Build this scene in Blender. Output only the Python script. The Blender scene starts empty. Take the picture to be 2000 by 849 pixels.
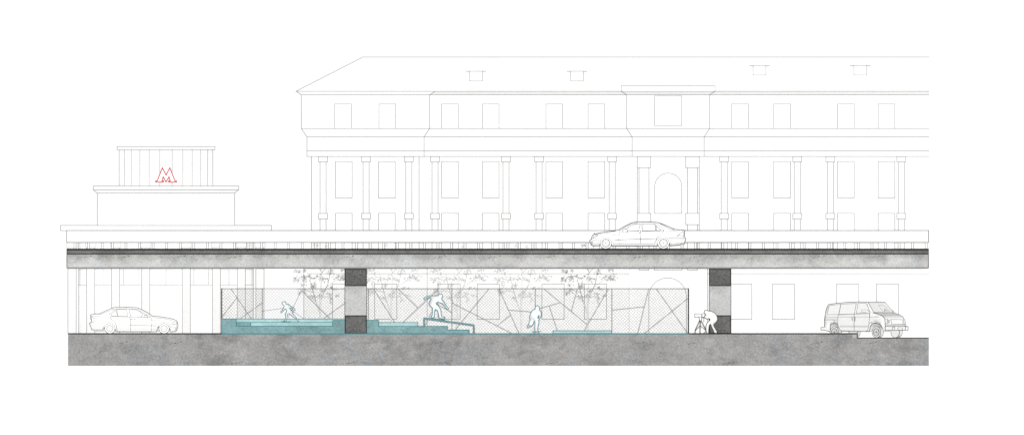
import bpy, math, random
from mathutils import Vector, Matrix
from mathutils.geometry import delaunay_2d_cdt

random.seed(7)
C = bpy.context.scene
COL = C.collection
S = 38.0                                   # drawing units per metre
R = math.radians


def X(px): return (px - 1000.0) / S
def Z(py): return (651.0 - py) / S


# ------------------------------------------------------------------ camera, sky, sun, exposure
cam = bpy.data.cameras.new('camera')
cam.type = 'ORTHO'
cam.ortho_scale = 2000.0 / S
cam.clip_start = 0.1
cam.clip_end = 300
camo = bpy.data.objects.new('camera', cam)
COL.objects.link(camo)
camo.location = (0, -60, Z(424.5))
camo.rotation_euler = (R(90), 0, 0)
C.camera = camo

SUN_EL, SUN_AZ = 0.03, 0.0                   # low, from behind the viewer
w = bpy.data.worlds.new('World')
C.world = w
w.use_nodes = True
nt = w.node_tree
nt.nodes.clear()
out = nt.nodes.new('ShaderNodeOutputWorld')
bg = nt.nodes.new('ShaderNodeBackground')
sky = nt.nodes.new('ShaderNodeTexSky')
sky.sky_type = 'NISHITA'
sky.sun_disc = False
sky.sun_elevation = R(SUN_EL)
sky.sun_rotation = R(180 + SUN_AZ)
sky.air_density = 1.0
sky.dust_density = 6.0
hs = nt.nodes.new('ShaderNodeHueSaturation')     # an even white overcast
hs.inputs['Saturation'].default_value = 0.0
mixc = nt.nodes.new('ShaderNodeMix')
mixc.data_type = 'RGBA'
mixc.inputs['Factor'].default_value = 0.9
mixc.inputs['B'].default_value = (11.3, 11.3, 11.3, 1)
bg.inputs['Strength'].default_value = 0.1
nt.links.new(sky.outputs[0], hs.inputs['Color'])
nt.links.new(hs.outputs[0], mixc.inputs['A'])
geo = nt.nodes.new('ShaderNodeTexCoord')         # bright all round near the horizon, duller overhead
sep = nt.nodes.new('ShaderNodeSeparateXYZ')
ab_ = nt.nodes.new('ShaderNodeMath')
ab_.operation = 'ABSOLUTE'
mr = nt.nodes.new('ShaderNodeMapRange')
mr.interpolation_type = 'SMOOTHSTEP'
mr.inputs['From Min'].default_value = 0.09
mr.inputs['From Max'].default_value = 0.42
mr.inputs['To Min'].default_value = 1.0
mr.inputs['To Max'].default_value = 0.35
mg = nt.nodes.new('ShaderNodeMix')
mg.data_type = 'RGBA'
mg.blend_type = 'MULTIPLY'
mg.inputs['Factor'].default_value = 1
nt.links.new(geo.outputs['Generated'], sep.inputs[0])
nt.links.new(sep.outputs['Z'], ab_.inputs[0])
nt.links.new(ab_.outputs[0], mr.inputs['Value'])
nt.links.new(mixc.outputs['Result'], mg.inputs['A'])
nt.links.new(mr.outputs[0], mg.inputs['B'])
nt.links.new(mg.outputs['Result'], bg.inputs[0])
nt.links.new(bg.outputs[0], out.inputs[0])

sl = bpy.data.lights.new('sun', 'SUN')
sl.energy = 3.05
sl.angle = R(0.3)
sl.color = (1.0, 0.995, 0.985)
so = bpy.data.objects.new('sun', sl)
COL.objects.link(so)
so.location = (-10, -50, 40)
so.rotation_euler = (R(90 - SUN_EL), 0, R(-SUN_AZ))

C.view_settings.view_transform = 'Standard'
C.view_settings.look = 'None'
C.view_settings.gamma = 1
C.view_settings.exposure = 0.0
C.render.film_transparent = False
C.cycles.use_denoising = False
C.cycles.use_adaptive_sampling = False
C.cycles.max_bounces = 6
C.cycles.filter_width = 1.45

# ------------------------------------------------------------------ materials


def plain(name, col, rough=0.8, spec=0.2):
    m = bpy.data.materials.new(name)
    m.use_nodes = True
    b = m.node_tree.nodes['Principled BSDF']
    b.inputs['Base Color'].default_value = (*col, 1)
    b.inputs['Roughness'].default_value = rough
    b.inputs['Specular IOR Level'].default_value = spec
    # a breath of unevenness so that no surface is perfectly uniform
    t = m.node_tree
    n = t.nodes.new('ShaderNodeTexNoise')
    n.inputs['Scale'].default_value = 3.0
    mp = t.nodes.new('ShaderNodeMapRange')
    mp.inputs['To Min'].default_value = 0.96
    mp.inputs['To Max'].default_value = 1.04
    mu = t.nodes.new('ShaderNodeMix')
    mu.data_type = 'RGBA'
    mu.blend_type = 'MULTIPLY'
    mu.inputs['Factor'].default_value = 1
    mu.inputs['A'].default_value = (*col, 1)
    tc = t.nodes.new('ShaderNodeTexCoord')
    t.links.new(tc.outputs['Object'], n.inputs['Vector'])
    t.links.new(n.outputs['Fac'], mp.inputs['Value'])
    t.links.new(mp.outputs[0], mu.inputs['B'])
    t.links.new(mu.outputs['Result'], b.inputs['Base Color'])
    return m


def concrete(name, base, blotch=0.12, grain=0.35, grain_scale=22, blue=0.0, pits=0.0, streak=0.0, cloud=0.0, stain=None):
    """Cast concrete: broad blotches, fine grain, thin cracks, bluish chalk marks and dark pits."""
    m = bpy.data.materials.new(name)
    m.use_nodes = True
    t = m.node_tree
    L = t.links.new
    b = t.nodes['Principled BSDF']
    b.inputs['Roughness'].default_value = 0.9
    b.inputs['Specular IOR Level'].default_value = 0.15
    tc = t.nodes.new('ShaderNodeTexCoord')

    def noise(scale, detail, rough=0.55, stretch=(1, 1, 1), off=0.0):
        mpn = t.nodes.new('ShaderNodeMapping')
        mpn.inputs['Scale'].default_value = stretch
        mpn.inputs['Location'].default_value = (off, off * .7, off * .3)
        L(tc.outputs['Object'], mpn.inputs['Vector'])
        n = t.nodes.new('ShaderNodeTexNoise')
        n.inputs['Scale'].default_value = scale
        n.inputs['Detail'].default_value = detail
        n.inputs['Roughness'].default_value = rough
        L(mpn.outputs[0], n.inputs['Vector'])
        return n.outputs['Fac']

    def rng(v, a, bb, c, d):
        r = t.nodes.new('ShaderNodeMapRange')
        r.inputs['From Min'].default_value = a
        r.inputs['From Max'].default_value = bb
        r.inputs['To Min'].default_value = c
        r.inputs['To Max'].default_value = d
        L(v, r.inputs['Value'])
        return r.outputs[0]

    def mul(a, bb):
        n = t.nodes.new('ShaderNodeMath')
        n.operation = 'MULTIPLY'
        L(a, n.inputs[0])
        L(bb, n.inputs[1])
        return n.outputs[0]

    f = rng(noise(0.55, 4, .6), .3, .7, 1 - blotch, 1 + blotch)
    f = mul(f, rng(noise(2.1, 5, .65, off=7), .3, .7, 1 - blotch * .7, 1 + blotch * .7))
    f = mul(f, rng(noise(grain_scale, 3, .75, off=3), .25, .75, 1 - grain, 1 + grain))
    if streak:
        f = mul(f, rng(noise(1.2, 4, .6, stretch=(1, 1, 2.6), off=13), .3, .7, 1 - streak, 1 + streak))
    if cloud:                                 # damp looking darker clouds
        f = mul(f, rng(noise(.62, 5, .62, stretch=(1, 1, 1.3), off=61), .5, .66, 1, 1 - cloud))
        f = mul(f, rng(noise(1.7, 5, .7, stretch=(1, 1, 3.2), off=71), .55, .7, 1, 1 + cloud * .35))
    if stain:                                 # speckled weathering that runs down from the top edge
        z0_, z1_, amt = stain
        sp = t.nodes.new('ShaderNodeSeparateXYZ')
        L(tc.outputs['Object'], sp.inputs[0])
        zz = rng(sp.outputs['Z'], z0_, z1_, 0, 1)
        ad = t.nodes.new('ShaderNodeMath')
        ad.operation = 'ADD'
        L(zz, ad.inputs[0])
        L(rng(noise(1.5, 5, .7, off=81), .3, .7, -.45, .45), ad.inputs[1])
        f = mul(f, rng(ad.outputs[0], .25, 1.1, 1, 1 - amt))
        spk = rng(noise(17, 2, .8, off=91), .56, .66, 0, 1)
        inv = rng(mul(spk, rng(ad.outputs[0], .2, .9, 0, 1)), 0, 1, 1, .62)
        f = mul(f, inv)
    # fine dark cracks
    v = noise(1.6, 6, .7, off=21)
    a = t.nodes.new('ShaderNodeMath')
    a.operation = 'SUBTRACT'
    a.inputs[1].default_value = .5
    L(v, a.inputs[0])
    ab = t.nodes.new('ShaderNodeMath')
    ab.operation = 'ABSOLUTE'
    L(a.outputs[0], ab.inputs[0])
    f = mul(f, rng(ab.outputs[0], 0, .008, .86, 1))
    if pits:
        f = mul(f, rng(noise(9, 2, .5, off=31), .66, .72, 1, 1 - pits))
    mu = t.nodes.new('ShaderNodeMix')
    mu.data_type = 'RGBA'
    mu.blend_type = 'MULTIPLY'
    mu.inputs['Factor'].default_value = 1
    src = t.nodes.new('ShaderNodeRGB')
    src.outputs[0].default_value = (*base, 1)
    colour = src.outputs[0]
    if blue:
        bm_ = t.nodes.new('ShaderNodeMix')
        bm_.data_type = 'RGBA'
        k = mul(rng(noise(.6, 2, .5, off=41), .5, .62, 0, 1), rng(noise(7, 4, .7, off=51), .52, .6, 0, blue))
        L(k, bm_.inputs['Factor'])
        L(colour, bm_.inputs['A'])
        bm_.inputs['B'].default_value = (base[0] * .55, base[1] * .8, base[2] * 1.12, 1)
        colour = bm_.outputs['Result']
    L(colour, mu.inputs['A'])
    L(f, mu.inputs['B'])
    L(mu.outputs['Result'], b.inputs['Base Color'])
    bp = t.nodes.new('ShaderNodeBump')
    bp.inputs['Strength'].default_value = 0.15
    bp.inputs['Distance'].default_value = 0.02
    L(f, bp.inputs['Height'])
    L(bp.outputs[0], b.inputs['Normal'])
    return m


M = {
    'white': plain('white_plaster', (.86, .86, .86)),
    'wall': plain('white_wall_render', (.78, .78, .78)),
    'glass': plain('white_glass', (.86, .86, .86), .7, .03),
    'paint': plain('white_car_paint', (.94, .94, .94), .5, .1),
    'cloth': plain('white_cloth', (.86, .86, .86)),
    'black': plain('black_edge', (.012, .012, .012)),
    'dark': plain('dark_grey_edge', (.02, .02, .02)),
    'mid': plain('mid_grey_edge', (.04, .04, .04)),
    'light': plain('light_grey_edge', (.24, .24, .24)),
    'pale': plain('pale_grey_edge', (.4, .4, .4)),
    'faint': plain('faint_grey_edge', (.5, .5, .5)),
    'teal': plain('teal_edge', (.01, .17, .19), .6),
    'red': plain('red_edge', (.42, .012, .025), .5),
    'asphalt': concrete('dark_road_concrete', (.125, .125, .12), .22, .4, 12, 0, 0, 0, .2),
    'girder': concrete('pale_girder_concrete', (.43, .43, .42), .08, .2, 12, .25, .3, 0, .16, (.1, .75, .34)),
    'soil': concrete('grey_ground_concrete', (.245, .242, .237), .11, .32, 13, .6, .2, .08, .3),
    'pier_dark': concrete('dark_pier_concrete', (.108, .107, .106), .2, .6, 14, 0, .5),
    'pier_light': concrete('pale_pier_concrete', (.43, .43, .425), .07, .2, 12, 0, .35, 0, .2),
    'teal_dark': concrete('teal_concrete', (.205, .335, .345), .16, .25, 12, .2, .3, 0, .2),
    'teal_light': concrete('pale_teal_concrete', (.40, .585, .59), .1, .16, 12, .2, .15, 0, .12),
    'fleck': plain('dark_fleck', (.012, .013, .018)),
    'kerb': concrete('kerb_concrete', (.33, .33, .32), .05, .15, 24),
}

# ------------------------------------------------------------------ building blocks


class MB:
    """Collects shapes into ONE mesh."""

    def __init__(self):
        self.v, self.f, self.m, self.slots = [], [], [], []

    def slot(self, m):
        if m not in self.slots:
            self.slots.append(m)
        return self.slots.index(m)

    def add(self, verts, faces, m):
        o = len(self.v)
        self.v += [tuple(p) for p in verts]
        k = self.slot(m)
        for f in faces:
            self.f.append([i + o for i in f])
            self.m.append(k)
        return self

    def box(self, x0, x1, y0, y1, z0, z1, m):
        return self.loft([(x0, y0, z0), (x1, y0, z0), (x1, y1, z0), (x0, y1, z0)],
                         [(x0, y0, z1), (x1, y0, z1), (x1, y1, z1), (x0, y1, z1)], m)

    def loft(self, a, b, m):
        n = len(a)
        fs = [[i, (i + 1) % n, n + (i + 1) % n, n + i] for i in range(n)]
        fs += [list(range(n))[::-1], list(range(n, 2 * n))]
        return self.add(list(a) + list(b), fs, m)

    def prism(self, poly, y0, y1, m):
        """poly of (x, z), extruded along y."""
        if area(poly) < 0:
            poly = poly[::-1]
        return self.loft([(x, y0, z) for x, z in poly][::-1], [(x, y1, z) for x, z in poly][::-1], m)

    def strip(self, p, q, w_, m, jit=.0015):
        p, q = Vector(p), Vector(q)
        d = q - p
        if d.length < 1e-6:
            return self
        d.normalize()
        up = Vector((0, 1, 0)) if abs(d.y) < .9 else Vector((0, 0, 1))
        s = d.cross(up).normalized() * (w_ / 2)
        u = s.normalized().cross(d).normalized() * (w_ / 2)
        j = Vector((0, random.uniform(-jit, jit), 0))
        p = p - d * (w_ / 2) + j
        q = q + d * (w_ / 2) + j
        c = [s + u, s - u, -s - u, -s + u]
        return self.loft([p + k for k in c], [q + k for k in c], m)

    def line(self, pts, w_, m, close=False):
        n = len(pts)
        for i in range(n if close else n - 1):
            self.strip(pts[i], pts[(i + 1) % n], w_, m)
        return self

    def rod(self, p, q, r0, r1, m, n=8):
        p, q = Vector(p), Vector(q)
        d = (q - p).normalized()
        up = Vector((0, 1, 0)) if abs(d.y) < .9 else Vector((0, 0, 1))
        s = d.cross(up).normalized()
        u = s.cross(d)
        ring = lambda c, r: [c + s * (math.cos(2 * math.pi * (i + .5) / n) * r) + u * (math.sin(2 * math.pi * (i + .5) / n) * r) for i in range(n)]
        return self.loft(ring(p, r0), ring(q, r1), m)

    def lathe(self, prof, cx, cy, m, n=64, oval=1.0):
        """prof of (r, z) from bottom to top round a vertical axis."""
        vs, fs = [], []
        for r, z in prof:
            for i in range(n):
                a = 2 * math.pi * i / n
                vs.append((cx + r * math.cos(a), cy + r * math.sin(a) * oval, z))
        for k in range(len(prof) - 1):
            for i in range(n):
                j = (i + 1) % n
                fs.append([k * n + i, k * n + j, (k + 1) * n + j, (k + 1) * n + i])
        fs.append(list(range(n))[::-1])
        fs.append([(len(prof) - 1) * n + i for i in range(n)])
        return self.add(vs, fs, m)

    def ring(self, r, z, cx, cy, w_, m, n=64, oval=1.0):
        return self.line([(cx + r * math.cos(2 * math.pi * i / n), cy + r * math.sin(2 * math.pi * i / n) * oval, z) for i in range(n)], w_, m, True)

    def build(self, name, parent=None, local=False, smooth=False):
        me = bpy.data.meshes.new(name)
        off = Vector((0, 0, 0))
        if parent is not None and not local:
            p = parent
            while p is not None:
                off += p.location
                p = p.parent
        me.from_pydata([tuple(Vector(p) - off) for p in self.v], [], self.f)
        for s in self.slots:
            me.materials.append(M[s])
        me.polygons.foreach_set('material_index', self.m)
        if smooth:
            me.polygons.foreach_set('use_smooth', [True] * len(me.polygons))
        me.update()
        o = bpy.data.objects.new(name, me)
        COL.objects.link(o)
        if parent is not None:
            o.parent = parent
        return o


def area(p):
    return sum(p[i][0] * p[(i + 1) % len(p)][1] - p[(i + 1) % len(p)][0] * p[i][1] for i in range(len(p))) / 2


def tag(o, label, cat, group=None):
    o['label'] = label
    o['category'] = cat
    if group:
        o['group'] = group
    return o


def thing(name, label, cat, loc, rz=0, group=None):
    o = bpy.data.objects.new(name, None)
    COL.objects.link(o)
    o.location = loc
    o.rotation_euler = (0, 0, rz)
    o.empty_display_size = .3
    return tag(o, label, cat, group)


def struct(o):
    o['kind'] = 'structure'
    return o


def copy_tree(o, parent=None):
    c = o.copy()
    COL.objects.link(c)
    if parent is not None:
        c.parent = parent
    for ch in list(o.children):
        copy_tree(ch, c)
    return c


PX = 1.0 / S            # one drawing unit
LW = 1.12 * PX           # the usual line width


def rect_line(mb, x0, x1, y0, y1, Y, w_=LW, m='light', sides='lrtb'):
    """outline of a rectangle given in drawing units, in the plane Y"""
    a, b, c, d = (X(x0), Y, Z(y0)), (X(x1), Y, Z(y0)), (X(x1), Y, Z(y1)), (X(x0), Y, Z(y1))
    if 't' in sides: mb.strip(a, b, w_, m)
    if 'b' in sides: mb.strip(d, c, w_, m)
    if 'l' in sides: mb.strip(a, d, w_, m)
    if 'r' in sides: mb.strip(b, c, w_, m)


def hl(mb, x0, x1, y, Y, w_=LW, m='light'):
    mb.strip((X(x0), Y, Z(y)), (X(x1), Y, Z(y)), w_, m)


def vl(mb, x, y0, y1, Y, w_=LW, m='light'):
    mb.strip((X(x), Y, Z(y0)), (X(x), Y, Z(y1)), w_, m)


def slab(mb, x0, x1, y0, y1, Y0, Y1, m):
    mb.box(X(x0), X(x1), Y0, Y1, Z(y1), Z(y0), m)


# ================================================================== GROUND
YB = 44.0
g = MB()
slab(g, 133, 1814, 659.3, 713.5, 0, YB, 'soil')
slab(g, 133, 1665, 651, 659.3, 0, 3.4, 'soil')
slab(g, 133, 1480, 651, 659.3, 3.4, YB, 'soil')
ground_flecks = []


def flecks(mb, cx, cy, Y, m='fleck', k=1.0):
    """a little run of chips in the cast face"""
    for dx, dy, a, b in ((-11, 3, 1.6, .5), (-7.5, 1, .9, .5), (-4, 2.2, .7, .6), (-1.5, 1.2, 1.1, .8), (1.5, .6, .8, .5),
                         (3.5, 1.6, .6, .5), (8.5, -.8, 1.5, .55), (10.8, -1.2, .9, .45), (-3, 6, .5, .5)):
        n = 6
        pts = []
        for i in range(n):
            t = 2 * math.pi * i / n
            rr = random.uniform(.7, 1.25) * k
            pts.append((X(cx + dx + a * rr * math.cos(t)), Z(cy + dy + b * rr * math.sin(t))))
        mb.prism(pts, Y - .004, Y + .01, m)


for x in (238, 344, 724, 853, 962, 1248, 1356, 1596, 1702):
    flecks(g, x, 668, 0, 'fleck', 1.05)
for x in (464, 682, 860, 1078, 1424):
    flecks(g, x, 707, 0, 'fleck', 1.05)
struct(g.build('ground'))

k = MB()
slab(k, 1665, 1674, 651, 659.3, 0, 3.4, 'kerb')
struct(k.build('kerb'))

e = MB()                                   # black finish along the cut edge of the ground and the road
e.box(X(133), X(433), -.02, 3.2, Z(652.2), Z(650), 'black')
e.box(X(1345), X(1675), -.02, 3.2, Z(652.2), Z(650), 'black')
e.box(X(1673.4), X(1675), -.022, 3.2, Z(660), Z(652), 'black')
e.box(X(1675), X(1814), -.02, 3.2, Z(660.2), Z(658.6), 'black')
struct(e.build('pavement_surface'))
e = MB()
e.box(X(433), X(1345), -.02, 3.2, Z(652.2), Z(650.2), 'teal')
struct(e.build('skate_floor'))

# ================================================================== ROAD BRIDGE
br = thing('road_bridge', 'long concrete road bridge with black edged deck spanning the skate park', 'bridge', (X(972), 4.5, Z(524)))
d = MB()
d.box(X(131.3), X(1812.7), .0, 9, Z(494.8), Z(488.5), 'asphalt')
d.box(X(130), X(1814), -.012, 9, Z(488.5), Z(485.2), 'black')
d.box(X(130), X(1814), -.012, 9, Z(496.6), Z(494.8), 'black')
d.box(X(130), X(131.3), -.012, 9, Z(494.8), Z(488.5), 'black')
d.box(X(1812.7), X(1814), -.012, 9, Z(494.8), Z(488.5), 'black')
d.build('road_deck', br)
d = MB()
d.box(X(130.5), X(1813.5), 0, 9, Z(522.3), Z(496.6), 'girder')
for x in (168, 242, 351, 460, 680, 860, 967, 1073, 1250, 1358, 1600, 1708):
    flecks(d, x, 500.5, 0, 'fleck', 1.0)
vl(d, 130.5, 496, 522, 0, LW, 'dark')
vl(d, 1813.5, 496, 522, 0, LW, 'dark')
d.build('girder', br)
d = MB()
d.box(X(130.5), X(1813.5), -.01, 9.01, Z(524.2), Z(522.3), 'light')
hl(d, 130.5, 1813.5, 522.3, -.012, .8 * PX, 'dark')
d.build('soffit_edge', br)

pp = thing('bridge_parapet', 'long white parapet beam on paired short posts along the bridge deck', 'parapet', (X(972), 8.7, Z(486)))
d = MB()
slab(d, 130.5, 1813.5, 450, 473, 8.6, 8.8, 'white')
rect_line(d, 130.5, 1813.5, 450, 473, 8.6, LW, 'mid')
rect_line(d, 130.5, 1813.5, 450, 473, 8.8, LW, 'mid')
d.build('parapet_beam', pp)
post0 = None
for px in [146.4, 173, 199.6] + [219.6 + 26.49 * i for i in range(61)]:
    if post0 is None:
        d = MB()
        slab(d, px - 1.8, px + 1.8, 473.4, 485.6, 8.64, 8.76, 'white')
        vl(d, px - 1.8, 473.4, 485.6, 8.64, .8 * LW, 'light')
        vl(d, px + 1.8, 473.4, 485.6, 8.64, .8 * LW, 'light')
        post0 = d.build('post', pp)
        x00 = px
    else:
        o = post0.copy()
        COL.objects.link(o)
        o.parent = pp
        o.location = ((px - x00) * PX, 0, 0)

# ---- piers
pr = thing('bridge_pier', 'left bridge pier of stacked dark and pale concrete blocks behind the running child skater platform', 'pier',
           (X(694.7), 2.0, 0), 0, 'concrete piers under the bridge')
for y0, y1, mt in ((524.3, 558.2, 'pier_dark'), (558.2, 615.2, 'pier_light'), (615.2, 651, 'pier_dark')):
    d = MB()
    a, b = 673.3, 716.3
    slab(d, a, b, y0, y1, 1.2, 2.8, mt)
    for Y in (1.2, 2.8):
        if mt == 'pier_dark':
            rect_line(d, a + .8, b - .8, y0 + .8, y1 - .8, Y, 1.8 * PX, 'black')
        else:
            rect_line(d, a + .4, b - .4, y0, y1, Y, .9 * PX, 'mid', 'lr')
    if mt == 'pier_dark':
        flecks(d, 694, (y0 + y1) / 2 - (3 if y0 < 600 else -12), 1.2, 'fleck', 1.1)
    o = d.build('block', pr)
    o['label'] = 'dark rough concrete block' if mt == 'pier_dark' else 'pale smooth concrete block'
pr['label'] = 'concrete bridge pier of dark and pale blocks standing between two teal skate platforms'
p2 = copy_tree(pr)
p2.location.x = X(1406.3)
p2['label'] = 'concrete bridge pier of dark and pale blocks beside the bending photographer'

# ================================================================== METRO PAVILION
mcx, mcy = X(324.2), 20.0
mp = thing('metro_pavilion', 'tiered white metro pavilion with colonnade, wide roof slab and ribbed drum', 'pavilion', (mcx, mcy, 0))


def r_(p): return p * PX


OV = .16                                    # the pavilion has an oval plan
d = MB()
d.lathe([(r_(171), Z(651)), (r_(171), Z(460))], mcx, mcy, 'glass', 96, OV)
for s in (-1, 1):
    for dx in (54.5, 83, 123, 168):
        y = mcy - OV * math.sqrt(r_(171) ** 2 - r_(dx) ** 2)
        d.strip((mcx + s * r_(dx), y, Z(556)), (mcx + s * r_(dx), y, Z(526)), LW, 'pale')
    d.strip((mcx + s * r_(171), mcy, 0), (mcx + s * r_(171), mcy, Z(460)), LW, 'pale')
d.strip((mcx, mcy - OV * r_(171), Z(556)), (mcx, mcy - OV * r_(171), Z(526)), LW, 'pale')
d.ring(r_(171), Z(556), mcx, mcy, LW, 'pale', 96, OV)
d.ring(r_(171), Z(526), mcx, mcy, LW * .7, 'pale', 96, OV)
d.build('glazed_wall', mp)
for s in (-1, 1):
    for dx in (39.5, 98.3, 147, 183.5):
        for back in (-1, 1):
            y = mcy + back * OV * math.sqrt(r_(200) ** 2 - r_(dx) ** 2)
            cx = 324.2 + s * dx
            d = MB()
            h = r_(8)
            slab(d, cx - 8, cx + 8, 483, 651, y - h, y + h, 'wall')
            for xx in (-8, 8):
                vl(d, cx + xx, 483, 651, y - h, LW, 'light')
            c = d.build('column', mp)
            d = MB()
            h = r_(10)
            slab(d, cx - 10, cx + 10, 450.6, 483, y - h, y + h, 'wall')
            rect_line(d, cx - 10, cx + 10, 450.6, 483, y - h, LW * .8, 'pale', 'lrb')
            d.build('capital', c)


def tier(name, xb, xt, yb, yt, depth_b, depth_t):
    """a straight sided tier with its edges drawn; half widths and depths"""
    d_ = MB()
    a = [(mcx - r_(xb), mcy - depth_b, Z(yb)), (mcx + r_(xb), mcy - depth_b, Z(yb)), (mcx + r_(xb), mcy + depth_b, Z(yb)), (mcx - r_(xb), mcy + depth_b, Z(yb))]
    b = [(mcx - r_(xt), mcy - depth_t, Z(yt)), (mcx + r_(xt), mcy - depth_t, Z(yt)), (mcx + r_(xt), mcy + depth_t, Z(yt)), (mcx - r_(xt), mcy + depth_t, Z(yt))]
    d_.loft(a, b, 'wall')
    for lp in (a, b):
        d_.line(lp, LW, 'light', True)
    for p, q in zip(a, b):
        d_.strip(p, q, LW, 'light')
    return d_.build(name, mp)


tier('roof_slab', 206, 206, 450, 440, 1.9, 1.9)
tier('upper_wall', 134, 134, 440, 377.2, 1.2, 1.2)
tier('cornice', 134.2, 142, 377.2, 370.6, 1.21, 1.32)
tier('cornice', 142, 142, 370.6, 363.2, 1.32, 1.32)
d = MB()
d.lathe([(r_(91.4), Z(363.2)), (r_(91.4), Z(292.7))], mcx, mcy, 'wall', 96, OV)
for dx in (12, 33, 51, 68, 81.5, 91.4):
    for s in (-1, 1):
        for b in (-1, 1):
            yy = mcy + b * OV * math.sqrt(max(0, r_(91.4) ** 2 - r_(dx) ** 2))
            d.strip((mcx + s * r_(dx), yy, Z(363.2)), (mcx + s * r_(dx), yy, Z(292.7)), LW, 'light')
d.build('drum', mp)
tier('drum_cap', 95.4, 95.4, 292.6, 286.4, .8, .8)

LET = [(317.2, 327.7), (324.4, 342.2), (331.6, 327.7), (341.9, 353.3), (344.6, 353.3), (344.6, 355.6), (329.6, 355.6), (329.6, 353.3),
       (332.6, 353.3), (330.1, 345), (324.4, 355.3), (318.7, 345), (316.2, 353.3), (319.2, 353.3), (319.2, 355.6), (304.2, 355.6),
       (304.2, 353.3), (306.9, 353.3)]


def poly_mesh(loops, step):
    """constrained triangulation of an outline with holes and inner grid points; loops in metres (x, z)"""
    pts, edges = [], []
    for lp in loops:
        o = len(pts)
        pts += [Vector(p) for p in lp]
        edges += [(o + i, o + (i + 1) % len(lp)) for i in range(len(lp))]
    nb = len(pts)
    segs = [(pts[a], pts[b]) for a, b in edges]

    def inside(x, z):
        c = False
        for a, b in segs:
            if (a[1] > z) != (b[1] > z) and x < (b[0] - a[0]) * (z - a[1]) / (b[1] - a[1]) + a[0]:
                c = not c
        return c

    def dist(x, z):
        best = 1e9
        for a, b in segs:
            dx, dz = b[0] - a[0], b[1] - a[1]
            l2 = dx * dx + dz * dz or 1e-12
            t = max(0, min(1, ((x - a[0]) * dx + (z - a[1]) * dz) / l2))
            q = (x - a[0] - t * dx) ** 2 + (z - a[1] - t * dz) ** 2
            if q < best:
                best = q
        return math.sqrt(best)

    xs = [p[0] for p in pts]
    zs = [p[1] for p in pts]
    if step:
        z = min(zs) + step * .5
        row = 0
        while z < max(zs):
            x = min(xs) + step * (.5 if row % 2 else 1)
            while x < max(xs):
                if inside(x, z) and dist(x, z) > step * .45:
                    pts.append(Vector((x, z)))
                x += step
            z += step * .9
            row += 1
    vo, _, fo, _, _, _ = delaunay_2d_cdt(pts, edges, [], 0, 1e-5)
    tris = []
    for f in fo:
        cx = sum(vo[i][0] for i in f) / len(f)
        cz = sum(vo[i][1] for i in f) / len(f)
        if inside(cx, cz):
            tris.append(list(f))
    ds = [dist(v[0], v[1]) for v in vo]
    return vo, tris, ds


def densify(lp, step):
    o = []
    n = len(lp)
    for i in range(n):
        a, b = lp[i], lp[(i + 1) % n]
        k_ = max(1, int(math.hypot(b[0] - a[0], b[1] - a[1]) / step))
        for j in range(k_):
            t = j / k_
            o.append((a[0] + (b[0] - a[0]) * t, a[1] + (b[1] - a[1]) * t))
    return o


def smooth_loop(lp, it=1):
    for _ in range(it):
        n = len(lp)
        o = []
        for i in range(n):
            a, b = lp[i], lp[(i + 1) % n]
            o.append((a[0] * .75 + b[0] * .25, a[1] * .75 + b[1] * .25))
            o.append((a[0] * .25 + b[0] * .75, a[1] * .25 + b[1] * .75))
        lp = o
    return lp


def solid(mb, loops, hfun, yfun, step, m):
    """closed solid from an outline: near face, far face and the rim between; half thickness hfun(x, z, d), centre yfun(x, z)"""
    vo, tris, ds = poly_mesh(loops, step)
    n = len(vo)
    V = []
    for s in (-1, 1):
        for v, dd in zip(vo, ds):
            V.append((v[0], yfun(v[0], v[1]) + s * hfun(v[0], v[1], dd), v[1]))
    F = []
    cnt = {}
    for t in tris:
        if area([(vo[i][0], vo[i][1]) for i in t]) < 0:
            t = t[::-1]
        F.append(t)
        F.append([i + n for i in t[::-1]])
        for i in range(len(t)):
            a, b = t[i], t[(i + 1) % len(t)]
            cnt[(a, b)] = 1
    for (a, b) in cnt:
        if (b, a) not in cnt:
            F.append([b, a, a + n, b + n])
    mb.add(V, F, m)


ms = MB()
yS = mcy - OV * r_(91.4) - .1
L_ = [(X(x), Z(y)) for x, y in LET]
solid(ms, [L_], lambda x, z, dd: .05, lambda x, z: yS, 0, 'white')
ms.line([(x, yS - .05, z) for x, z in L_], 1.85 * PX, 'red', True)
for x in (309, 340):
    ms.box(X(x) - .03, X(x) + .03, yS + .05, yS + .22, Z(355), Z(352), 'white')
tag(ms.build('metro_sign'), 'red outlined letter M sign on the front of the ribbed drum', 'sign')

# ================================================================== LARGE BUILDING
bl = thing('office_building', 'long white classical building with hipped roof, columns and arched central bay', 'building', (X(1200), 30, 0))
YBK = 37.0


def band(mb, xt0, xt1, yt, Yt, xb0, xb1, yb, Yb, back=YBK):
    mb.loft([(X(xb0), Yb, Z(yb)), (X(xb1), Yb, Z(yb)), (X(xb1), back, Z(yb)), (X(xb0), back, Z(yb))],
            [(X(xt0), Yt, Z(yt)), (X(xt1), Yt, Z(yt)), (X(xt1), back, Z(yt)), (X(xt0), back, Z(yt))], 'wall')


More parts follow.
